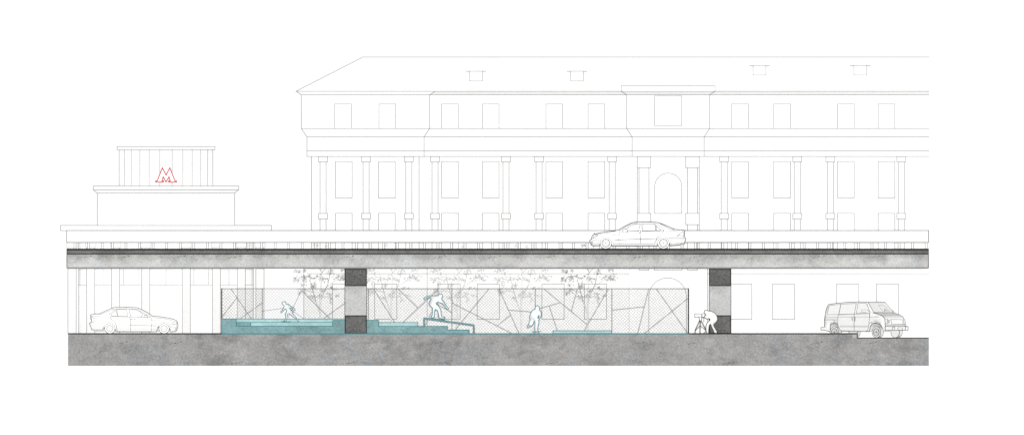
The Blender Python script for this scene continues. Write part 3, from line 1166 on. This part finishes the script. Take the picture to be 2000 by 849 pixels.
def car(name, label, Y, outline, hwf, edge, wheels, parts, lines, ground_y, wheel_style, lwo=1.0, arch_r=12.8):
    """outline and features in drawing units on the near side; hwf(z) half width; both sides are built"""
    xs = [p[0] for p in outline]
    root = thing(name, label, 'car', (X((min(xs) + max(xs)) / 2), Y, Z(ground_y)))
    O = [(X(a), Z(b)) for a, b in outline]
    O2 = densify(O, .12)
    _, _, _ = None, None, None
    segs = [(O[i], O[(i + 1) % len(O)]) for i in range(len(O))]

    def dist(x, z):
        best = 1e9
        for a, b in segs:
            dx, dz = b[0] - a[0], b[1] - a[1]
            l2 = dx * dx + dz * dz or 1e-12
            t = max(0, min(1, ((x - a[0]) * dx + (z - a[1]) * dz) / l2))
            best = min(best, (x - a[0] - t * dx) ** 2 + (z - a[1] - t * dz) ** 2)
        return math.sqrt(best)

    def h(x, z, dd=None):
        if dd is None:
            dd = dist(x, z)
        k_ = min(1, dd / .22)
        return hwf(z) * (1 - edge * (1 - math.sqrt(1 - (1 - k_) ** 2)))
    b = MB()
    solid(b, [O2], h, lambda x, z: Y, .1, 'paint')
    for s in (-1, 1):
        b.line([(x, Y + s * h(x, z, 0), z) for x, z in O2], lwo * PX, 'mid' if lwo < 1.1 else 'dark', True)
        for ln, w_, ink in lines:
            pts = [(X(p), Z(q)) for p, q in ln]
            dn = []
            for i in range(len(pts) - 1):
                a, c = pts[i], pts[i + 1]
                n_ = max(1, int(math.hypot(c[0] - a[0], c[1] - a[1]) / .12))
                dn += [(a[0] + (c[0] - a[0]) * j / n_, a[1] + (c[1] - a[1]) * j / n_) for j in range(n_)]
            dn.append(pts[-1])
            b.line([(x, Y + s * h(x, z), z) for x, z in dn], w_ * PX, ink)
        for (wx, wy, wr) in wheels:                  # wheel arches
            pts = [(wx + arch_r * math.cos(t), wy - arch_r * math.sin(t)) for t in [R(-28 + 236 * i / 26) for i in range(27)]]
            pts = [p for p in pts if p[1] < ground_y - 3]
            b.line([(X(p), Y + s * (hwf(Z(q)) + .004), Z(q)) for p, q in pts], .8 * PX, 'pale')
    b.build('body', root)

    for spec in parts:
        nm, poly, ink, eps, sub = spec
        P0 = [(X(p), Z(q)) for p, q in poly]
        for s in (-1, 1):
            d_ = MB()
            P1 = densify(P0, .12)
            vo, tris, _ = poly_mesh([P1], .14)
            F = []
            V = [(v[0], Y + s * (h(v[0], v[1]) + eps), v[1]) for v in vo]
            for t in tris:
                ccw = area([(vo[i][0], vo[i][1]) for i in t]) > 0
                F.append(t if (ccw == (s < 0)) else t[::-1])
            d_.add(V, F, 'glass' if 'window' in nm or 'light' in nm else 'paint')
            d_.line([(x, Y + s * (h(x, z) + eps), z) for x, z in P1], .8 * PX, ink, True)
            po = d_.build(nm, root)
            for (snm, spoly, sink) in sub:
                e__ = MB()
                SP = [(X(p), Z(q)) for p, q in spoly]
                y_ = h(*SP[0]) + eps
                e__.prism(SP, Y + s * (y_ + .002), Y + s * (y_ + .03), 'paint')
                e__.line([(x, Y + s * (y_ + .03), z) for x, z in SP], .55 * PX, sink, True)
                e__.build(snm, po)
    for (wx, wy, wr) in wheels:
        for s in (-1, 1):
            hw_ = hwf(Z(wy))
            yo_, yi_ = Y + s * (hw_ + .02), Y + s * (hw_ - .19)
            circ = lambda r, n, y: [(X(wx) + r * PX * math.cos(2 * math.pi * i / n), y, Z(wy) + r * PX * math.sin(2 * math.pi * i / n)) for i in range(n)]
            wroot = MB()
            ty = wroot
            a_, b_ = circ(wr, 40, yi_), circ(wr, 40, yo_)
            ty.loft(a_ if s > 0 else b_, b_ if s > 0 else a_, 'paint')
            ty.line(circ(wr - .3, 40, yo_), .8 * PX, 'mid', True)
            w_o = ty.build('wheel', root)
            rm = MB()
            rr = wheel_style[0]
            y1_ = yo_ + s * .012
            a_, b_ = circ(rr, 32, yo_ - s * .02), circ(rr, 32, y1_)
            rm.loft(a_ if s > 0 else b_, b_ if s > 0 else a_, 'paint')
            rm.line(circ(rr, 32, y1_), .9 * PX, wheel_style[3], True)
            rm.line(circ(rr * .78 if wheel_style[1] == 0 else rr * .9, 32, y1_), .5 * PX, 'pale', True)
            for i in range(wheel_style[2]):
                t = 2 * math.pi * i / wheel_style[2] + math.pi / 2
                cx_, cz_ = math.cos(t), math.sin(t)
                if wheel_style[1]:
                    q0 = rr * .68
                    n_ = 8
                    rm.line([(X(wx) + PX * (q0 * cx_ + 1.35 * math.cos(2 * math.pi * j / n_)), y1_, Z(wy) + PX * (q0 * cz_ + 1.35 * math.sin(2 * math.pi * j / n_))) for j in range(n_)],
                            .6 * PX, 'light', True)
                    rm.strip((X(wx) + PX * .6 * cx_, y1_, Z(wy) + PX * .6 * cz_), (X(wx) + PX * 2.2 * cx_, y1_, Z(wy) + PX * 2.2 * cz_), .5 * PX, 'light')
                else:
                    rm.strip((X(wx) + PX * .8 * cx_, y1_, Z(wy) + PX * .8 * cz_), (X(wx) + PX * 2.2 * cx_, y1_, Z(wy) + PX * 2.2 * cz_), .5 * PX, 'light')
            rm.build('rim', w_o)
    return root, h


def tp_(x0, y0, s):
    return lambda *pts: [(x0 + a / s, y0 + b / s) for a, b in pts]


a_ = tp_(165, 590, 13.06)
b_ = tp_(255, 590, 13.06)
outl = a_((155, 318), (250, 295), (385, 290), (440, 262), (560, 205), (690, 150), (740, 133), (820, 125), (960, 122)) + \
    b_((0, 122), (140, 130), (215, 148), (280, 180), (420, 255), (565, 345), (610, 345), (800, 370), (1000, 405), (1120, 435), (1170, 460), (1195, 500),
       (1198, 540), (1213, 590), (1200, 640), (1185, 690), (1165, 725), (1130, 738), (1065, 742), (1050, 750), (1015, 745), (985, 640), (900, 560), (800, 560), (700, 640),
       (660, 745), (0, 748)) + \
    a_((800, 742), (770, 640), (700, 560), (590, 560), (510, 640), (470, 675), (445, 722), (320, 715), (280, 725), (240, 700), (180, 690), (180, 660), (125, 535), (180, 500), (178, 430),
       (150, 405), (165, 380))
hwL = lambda z: .86 if z < Z(619) else .86 - .2 * (z - Z(619)) / (Z(599) - Z(619))


def handle(cx, cy, rw, rh):
    return [(cx + rw * math.cos(2 * math.pi * i / 10), cy + rh * math.sin(2 * math.pi * i / 10)) for i in range(10)]


parts_L = [
    ('door', a_((655, 362), (672, 412), (715, 452), (790, 520), (825, 600), (835, 735), (1172, 740), (1172, 440), (1150, 372)), 'light', .003,
     [('door_handle', handle(225.2, 621.5, 3.4, .9), 'light')]),
    ('door', a_((1152, 372), (1174, 440), (1174, 740)) + b_((525, 738), (530, 690), (545, 450), (520, 375)), 'light', .003,
     [('door_handle', handle(260.3, 622.4, 3.4, .9), 'light')]),
    ('window', a_((668, 302), (800, 197), (842, 352), (700, 352)), 'light', .006, []),
    ('window', a_((822, 180), (1078, 170), (1095, 357), (858, 355)), 'light', .006, []),
    ('window', a_((1132, 172),) + b_((0, 175), (170, 190), (312, 288), (270, 378)) + a_((1185, 370),), 'light', .006, []),
    ('headlight', b_((1060, 520), (1110, 482), (1165, 490), (1180, 548), (1050, 550)), 'light', .004, []),
    ('tail_light', a_((178, 340), (205, 380), (248, 400), (250, 480), (215, 510), (186, 495), (185, 430)), 'light', .004, []),
]
lines_L = [(a_((210, 355), (655, 362)), .6, 'light'), (a_((225, 395), (670, 410), (1240, 425)), .6, 'light'), (b_((0, 430), (530, 450), (760, 465)), .6, 'light'),
           (a_((835, 560), (1240, 575)), .7, 'light'), (b_((0, 575), (650, 590)), .7, 'light'), (b_((0, 590), (650, 602)), .5, 'light'),
           (a_((130, 540), (480, 528)), .6, 'light'), (a_((150, 568), (470, 568)), .6, 'light'), (a_((840, 672), (1240, 674)), .6, 'light'), (b_((0, 674), (650, 690)), .6, 'light'),
           (a_((385, 290), (420, 300), (640, 205), (760, 160)), .5, 'light'), (a_((632, 330), (640, 285), (740, 195), (830, 168), (1130, 160)), .6, 'light'),
           (b_((0, 165), (170, 180), (340, 280), (500, 365)), .6, 'light'), (b_((560, 380), (800, 410), (1060, 455)), .6, 'light'),
           (b_((1030, 570), (1205, 570)), .6, 'light'), (b_((1030, 608), (1205, 608)), .5, 'light'), (b_((1030, 635), (1200, 635)), .6, 'light'), (b_((1135, 660), (1190, 660), (1180, 700), (1135, 700), (1135, 660)), .9, 'light'),
           (a_((180, 600), (390, 612)), .5, 'light'), (a_((190, 665), (430, 690)), .5, 'light')]
car1, _ = car('parked_car', 'small white sedan parked before the columns under the bridge', 5.0, outl, hwL, .1,
              [(214.6, 640.7, 10.2), (320.5, 640.7, 10.2)], parts_L, lines_L, 651, (6.3, 0, 5, 'light'), .8, 12.9)


def mirror_part(root, poly, y, nm='wing_mirror'):
    for s in (-1, 1):
        d_ = MB()
        P_ = [(X(p), Z(q)) for p, q in poly]
        cy = root.location.y
        d_.prism(P_, cy + s * y, cy + s * (y + .16), 'paint')
        d_.line([(x, cy + s * (y + .16), z) for x, z in P_], .85 * PX, 'mid', True)
        d_.build(nm, root)


mirror_part(car1, b_((345, 380), (352, 318), (400, 322), (432, 378)), .8)

c_ = tp_(1145, 425, 13.06)
d_ = tp_(1240, 425, 13.057)
outl = c_((205, 420), (350, 385), (530, 358), (740, 335), (800, 316), (812, 318), (890, 275), (1020, 200), (1145, 140), (1200, 125)) + \
    d_((40, 110), (410, 110), (550, 122), (640, 140), (780, 195), (890, 240), (990, 290), (1020, 300), (1250, 320), (1266, 340), (1272, 380), (1260, 400),
       (1260, 480), (1300, 530), (1295, 570), (1270, 625), (1265, 655), (1190, 665), (1130, 690), (900, 712), (860, 600), (790, 545), (670, 545), (600, 600), (575, 715), (0, 715)) + \
    c_((650, 718), (630, 600), (560, 545), (440, 545), (370, 600), (340, 712), (180, 712), (120, 685), (128, 650), (95, 630), (90, 580), (130, 545), (150, 465), (185, 430))
hwR = lambda z: .92 if z < Z(451) else .92 - .22 * (z - Z(451)) / (Z(433) - Z(451))
parts_R = [
    ('door', c_((845, 348), (830, 560), (845, 665)) + d_((150, 660), (130, 410), (150, 345), (90, 342)) + c_((1060, 354),), 'mid', .003,
     [('door_handle', handle(1245.5, 454.6, 3.9, 1.2), 'mid')]),
    ('door', d_((152, 345), (132, 410), (152, 660), (500, 660), (560, 520), (690, 392), (738, 330)), 'mid', .003,
     [('door_handle', handle(1285.3, 453.5, 3.9, 1.2), 'mid')]),
    ('window', c_((1060, 348), (1010, 292), (1110, 218), (1220, 174)) + d_((0, 162), (140, 160), (95, 336)), 'mid', .006, []),
    ('window', d_((205, 155), (400, 155), (470, 170), (528, 195), (528, 325), (190, 333)), 'mid', .006, []),
    ('window', d_((545, 210), (610, 260), (668, 323), (545, 325)), 'mid', .006, []),
    ('headlight', c_((165, 520), (200, 462), (290, 442), (232, 512)), 'mid', .004, []),
    ('fog_light', handle(1156.1, 474, 1.9, 1.9), 'mid', .004, []),
    ('tail_light', d_((1070, 478), (1225, 345), (1252, 400), (1250, 475)), 'mid', .004, []),
]
lines_R = [(d_((740, 330), (1150, 350)), .6, 'mid'), (c_((640, 440), (830, 432)), .6, 'mid'), (d_((720, 405), (1130, 397)), .6, 'mid'),
           (c_((740, 565), (1306, 545)), 1.1, 'mid'), (d_((0, 548), (550, 530)), 1.1, 'mid'), (d_((880, 515), (1258, 515)), .8, 'mid'), (d_((915, 555), (1268, 540)), .6, 'mid'),
           (c_((700, 670), (845, 666)), .6, 'mid'), (d_((920, 660), (1200, 630)), .6, 'mid'), (d_((640, 150), (780, 225), (920, 298), (1000, 302)), .7, 'mid'),
           (d_((480, 148), (600, 190), (690, 250), (738, 325)), .7, 'mid'), (d_((175, 140), (150, 345)), .6, 'mid'), (c_((230, 428), (480, 395), (740, 370)), .6, 'mid'),
           (c_((850, 330), (1000, 240), (1150, 160), (1306, 140)), .6, 'mid'), (c_((140, 556), (278, 556), (278, 578), (140, 580)), .5, 'mid'), (c_((130, 600), (300, 600)), .4, 'mid'),
           (c_((170, 655), (300, 660)), .5, 'mid'), (c_((280, 460), (350, 462)), .5, 'mid'), (d_((1100, 440), (1250, 438)), .5, 'mid')]
car2, _ = car('passing_car', 'large white saloon car driving along the top of the bridge', 3.6, outl, hwR, .1,
              [(1183.3, 474.3, 11.4), (1295.9, 474.3, 11.4)], parts_R, lines_R, 485.7, (8.1, 1, 8, 'light'), 1.2, 14.4)
mirror_part(car2, c_((930, 360), (935, 310), (990, 292), (1045, 300), (1050, 365), (980, 372)), .86)
d = MB()
d.strip((X(1160.7), 3.6, Z(457.5)), (X(1161.2), 3.6, Z(454.5)), .8 * PX, 'black')
d.build('bonnet_ornament', car2)

# ------------------------------------------------------------------ van, seen at an angle
TH = R(40)
ct, st = math.cos(TH), math.sin(TH)
VX, VY = X(1668), 12.5
van = thing('van', 'white panel van parked on the lower road beyond the kerb', 'van', (VX, VY, Z(659)), -TH)
E = tp_(1595, 580, 10.35)
F_ = tp_(1685, 580, 10.35)


def vhw(z): return .86 if z < Z(612) else .86 - .13 * (z - Z(612)) / (Z(589) - Z(612))


def near(px, py, out=0.0):
    """point of the near side seen at this place, in van coordinates"""
    z = Z(py)
    hw_ = vhw(z) + out
    return ((X(px) - VX + hw_ * st) / ct, -hw_, z - Z(659))


def front(px, py, u):
    z = Z(py)
    return (u, (X(px) - VX - u * ct) / st, z - Z(659))


side = E((140, 605), (140, 440), (155, 330), (180, 225), (210, 165), (235, 140), (400, 120), (600, 100), (760, 92)) + \
    F_((0, 92), (90, 98), (205, 312), (270, 330), (380, 380), (415, 420), (430, 520), (430, 640), (395, 665), (370, 600), (310, 540), (230, 515), (165, 535), (125, 600), (118, 690)) + \
    E((480, 678), (430, 580), (370, 535), (320, 520), (270, 545), (250, 600), (255, 690), (130, 662))
NS = [near(*p) for p in side]
UF = max(p[0] for p in NS)
vb = MB()
poly = [(p[0], p[2]) for p in NS]
poly2 = densify(poly, .15)
hz = lambda u, z, dd: vhw(z + Z(659)) * (1 - .1 * (1 - min(1, dd / .15)) ** 2)
solid(vb, [poly2], hz, lambda x, z: 0, .15, 'paint')
for s in (-1, 1):
    vb.line([(u, s * hz(u, z, 0), z) for u, z in poly2], .9 * PX, 'dark', True)


def vline(pts, w_=.6, ink='light', s=None):
    dn = []
    for i in range(len(pts) - 1):
        (a, b), (c, e_) = pts[i], pts[i + 1]
        n_ = max(1, int(math.hypot(c - a, e_ - b) / 4))
        dn += [(a + (c - a) * j / n_, b + (e_ - b) * j / n_) for j in range(n_)]
    dn.append(pts[-1])
    q = [near(*p, out=.004) for p in dn]
    vb.line(q, w_ * PX, ink)
    if s is None:
        vb.line([(a, -b, c) for a, b, c in q], w_ * PX, ink)


vline(E((160, 405), (760, 395)) + F_((0, 395), (330, 398)))
vline(E((155, 438), (430, 432)))
vline(E((155, 462), (430, 460)))
vline(E((470, 575), (1035, 580)), .6)
vline(E((470, 595), (1035, 598)), .6)
vline(F_((140, 330), (130, 500)), .6)
vline(F_((205, 315), (330, 345), (420, 382)), .6, 'light', 1)
vline(E((262, 560), (300, 505), (345, 492), (400, 515), (440, 560)), .6)
vline(F_((110, 640), (130, 540), (180, 495), (240, 485), (320, 510), (380, 570), (410, 650)), .6)
vb.build('body', van, local=True)


def vpart(nm, pts, ink='light', mat='paint', sub=(), w_=.75, eps=.006):
    for s in (-1, 1):
        d_ = MB()
        q = [near(*p, out=eps) for p in pts]
        q = [(a, b if s < 0 else -b, c) for a, b, c in q]
        if area([(a, c) for a, b, c in q]) < 0:
            q = q[::-1]
        d_.add(q, [list(range(len(q)))[::(1 if s < 0 else -1)]], mat)
        d_.line(q, w_ * PX, ink, True)
        po = d_.build(nm, van, local=True)
        for snm, sp in sub:
            q2 = [near(*p, out=eps + .02) for p in sp]
            q2 = [(a, b if s < 0 else -b, c) for a, b, c in q2]
            e_ = MB()
            e_.line(q2, 1.0 * PX, 'light')
            e_.build(snm, po, local=True)


vpart('sliding_door', E((437, 355), (428, 420), (430, 560), (485, 672), (757, 680), (757, 340)), 'light', 'paint',
      [('door_handle', E((712, 395), (722, 470)))], eps=.003)
vpart('front_door', E((762, 340), (760, 680), (1000, 686)) + F_((112, 640), (130, 500), (148, 330)), 'light', 'paint',
      [('door_handle', E((776, 395), (774, 480)))], eps=.003)
vpart('window', E((212, 350), (250, 185), (270, 165), (490, 140), (445, 346)))
vpart('window', E((452, 346), (495, 138), (800, 122), (765, 338)))
vpart('window', E((803, 325), (842, 120), (960, 118)) + F_((75, 125), (160, 310)) + E((1035, 320),)[:0], 'light')
# windscreen across the front of the cab
i0, i1 = NS[10], NS[11]           # roof front and cowl, near side


def shield(t, f):
    """t: 0 roof .. 1 cowl, f: -1 near .. 1 far"""
    u = i0[0] + (i1[0] - i0[0]) * t
    z = i0[2] + (i1[2] - i0[2]) * t
    nx, nz = (i0[2] - i1[2]), (i1[0] - i0[0])
    l = math.hypot(nx, nz)
    hw_ = vhw(z + Z(659))
    return (u + nx / l * .012, f * hw_ * .93, z + nz / l * .012)


d = MB()
q = [shield(.06, -1), shield(.06, 1), shield(.97, 1), shield(.97, -1)]
d.add(q, [[3, 2, 1, 0]], 'paint')
d.line(q, .75 * PX, 'light', True)
ws = d.build('windscreen', van, local=True)
d = MB()
q = [shield(.3, -.05), shield(.3, .55), shield(.85, .75), shield(.85, .0)]
d.line(q, .5 * PX, 'light', True)
d.line([shield(.85, .2), shield(.7, .35), shield(.78, .5)], 1.2 * PX, 'light')
d.build('wiper', ws, local=True)

uf = UF + .01


def vfront(nm, pts, ink, mat, thick=.03, lw_=.75, du=0.0, parent=None):
    q = [front(*p, uf + du) for p in pts]
    d_ = MB()
    if area([(b, c) for a, b, c in q]) < 0:
        q = q[::-1]
    d_.loft([(a - .05, b, c) for a, b, c in q], [(a + thick, b, c) for a, b, c in q], mat)
    d_.line([(a + thick, b, c) for a, b, c in q], lw_ * PX, ink, True)
    return d_.build(nm, parent or van, local=True)


vfront('grille', F_((560, 442), (790, 450), (805, 545), (575, 548)), 'light', 'paint')
vfront('headlight', F_((440, 438), (490, 440), (498, 530), (446, 532)), 'light', 'glass')
vfront('headlight', F_((502, 455), (535, 455), (540, 512), (508, 514)), 'light', 'glass')
vfront('headlight', F_((818, 450), (842, 450), (858, 545), (826, 545)), 'light', 'glass')
vfront('trim_strip', F_((440, 552), (860, 552), (862, 572), (442, 572)), 'light', 'paint')
bmp = vfront('front_bumper', F_((425, 588), (880, 588), (880, 664), (425, 664)), 'mid', 'paint', .1, .8)
vfront('licence_plate', F_((705, 615), (800, 615), (800, 660), (705, 660)), 'mid', 'paint', .02, .6, .1, bmp)
vfront('overrider', F_((592, 598), (632, 598), (632, 664), (592, 664)), 'mid', 'paint', .04, .7, .09, bmp)
vfront('overrider', F_((850, 598), (885, 592), (905, 600), (905, 655), (885, 666), (850, 664)), 'mid', 'paint', .04, .7, .09, bmp)
d = MB()
ur = min(p[0] for p in NS)
z0, z1 = Z(644) - Z(659), Z(638.5) - Z(659)
d.box(ur - .1, ur + .12, -.9, .9, z0, z1, 'paint')
for y in (-.9, .9):
    d.line([(ur + .12, y, z0), (ur - .1, y, z0), (ur - .1, y, z1), (ur + .12, y, z1)], .75 * PX, 'mid')
d.build('rear_bumper', van, local=True)
# wing mirrors
for s in (-1, 1):
    d = MB()
    q = [near(*p, out=.1) for p in E((912, 295), (930, 250), (1040, 248)) + F_((125, 270), (160, 300), (160, 322))[:3]]
    q = [(a, b if s < 0 else -b, c) for a, b, c in q]
    d.loft([(a, b + s * -.08, c) for a, b, c in q], [(a, b + s * .05, c) for a, b, c in q], 'paint')
    d.line([(a, b + s * .05, c) for a, b, c in q], .6 * PX, 'light', True)
    d.build('wing_mirror', van, local=True)
for px in (1629.8, 1711.8):
    u0 = near(px, 648.4)[0]
    for s in (-1, 1):
        zc = 11.0 * PX
        circ = lambda r, n, y: [(u0 + r * PX * math.cos(2 * math.pi * i / n), y, zc + r * PX * math.sin(2 * math.pi * i / n)) for i in range(n)]
        yo_, yi_ = s * .862, s * .64
        ty = MB()
        a1, b1 = circ(11.0, 40, yi_), circ(11.0, 40, yo_)
        ty.loft(a1 if s > 0 else b1, b1 if s > 0 else a1, 'paint')
        for y_ in (yo_, yi_):
            ty.line(circ(10.8, 40, y_), .7 * PX, 'mid', True)
        wo = ty.build('wheel', van, local=True)
        rm = MB()
        a1, b1 = circ(7.6, 32, yo_ - s * .02), circ(7.6, 32, yo_ + s * .012)
        rm.loft(a1 if s > 0 else b1, b1 if s > 0 else a1, 'paint')
        for r_r, w__ in ((7.5, .8), (6.4, .5), (4.2, .7), (2.0, .6), (1.0, .8)):
            rm.line(circ(r_r, 28, yo_ + s * .012), w__ * PX, 'mid' if r_r > 7 else 'light', True)
        rm.build('rim', wo, local=True)
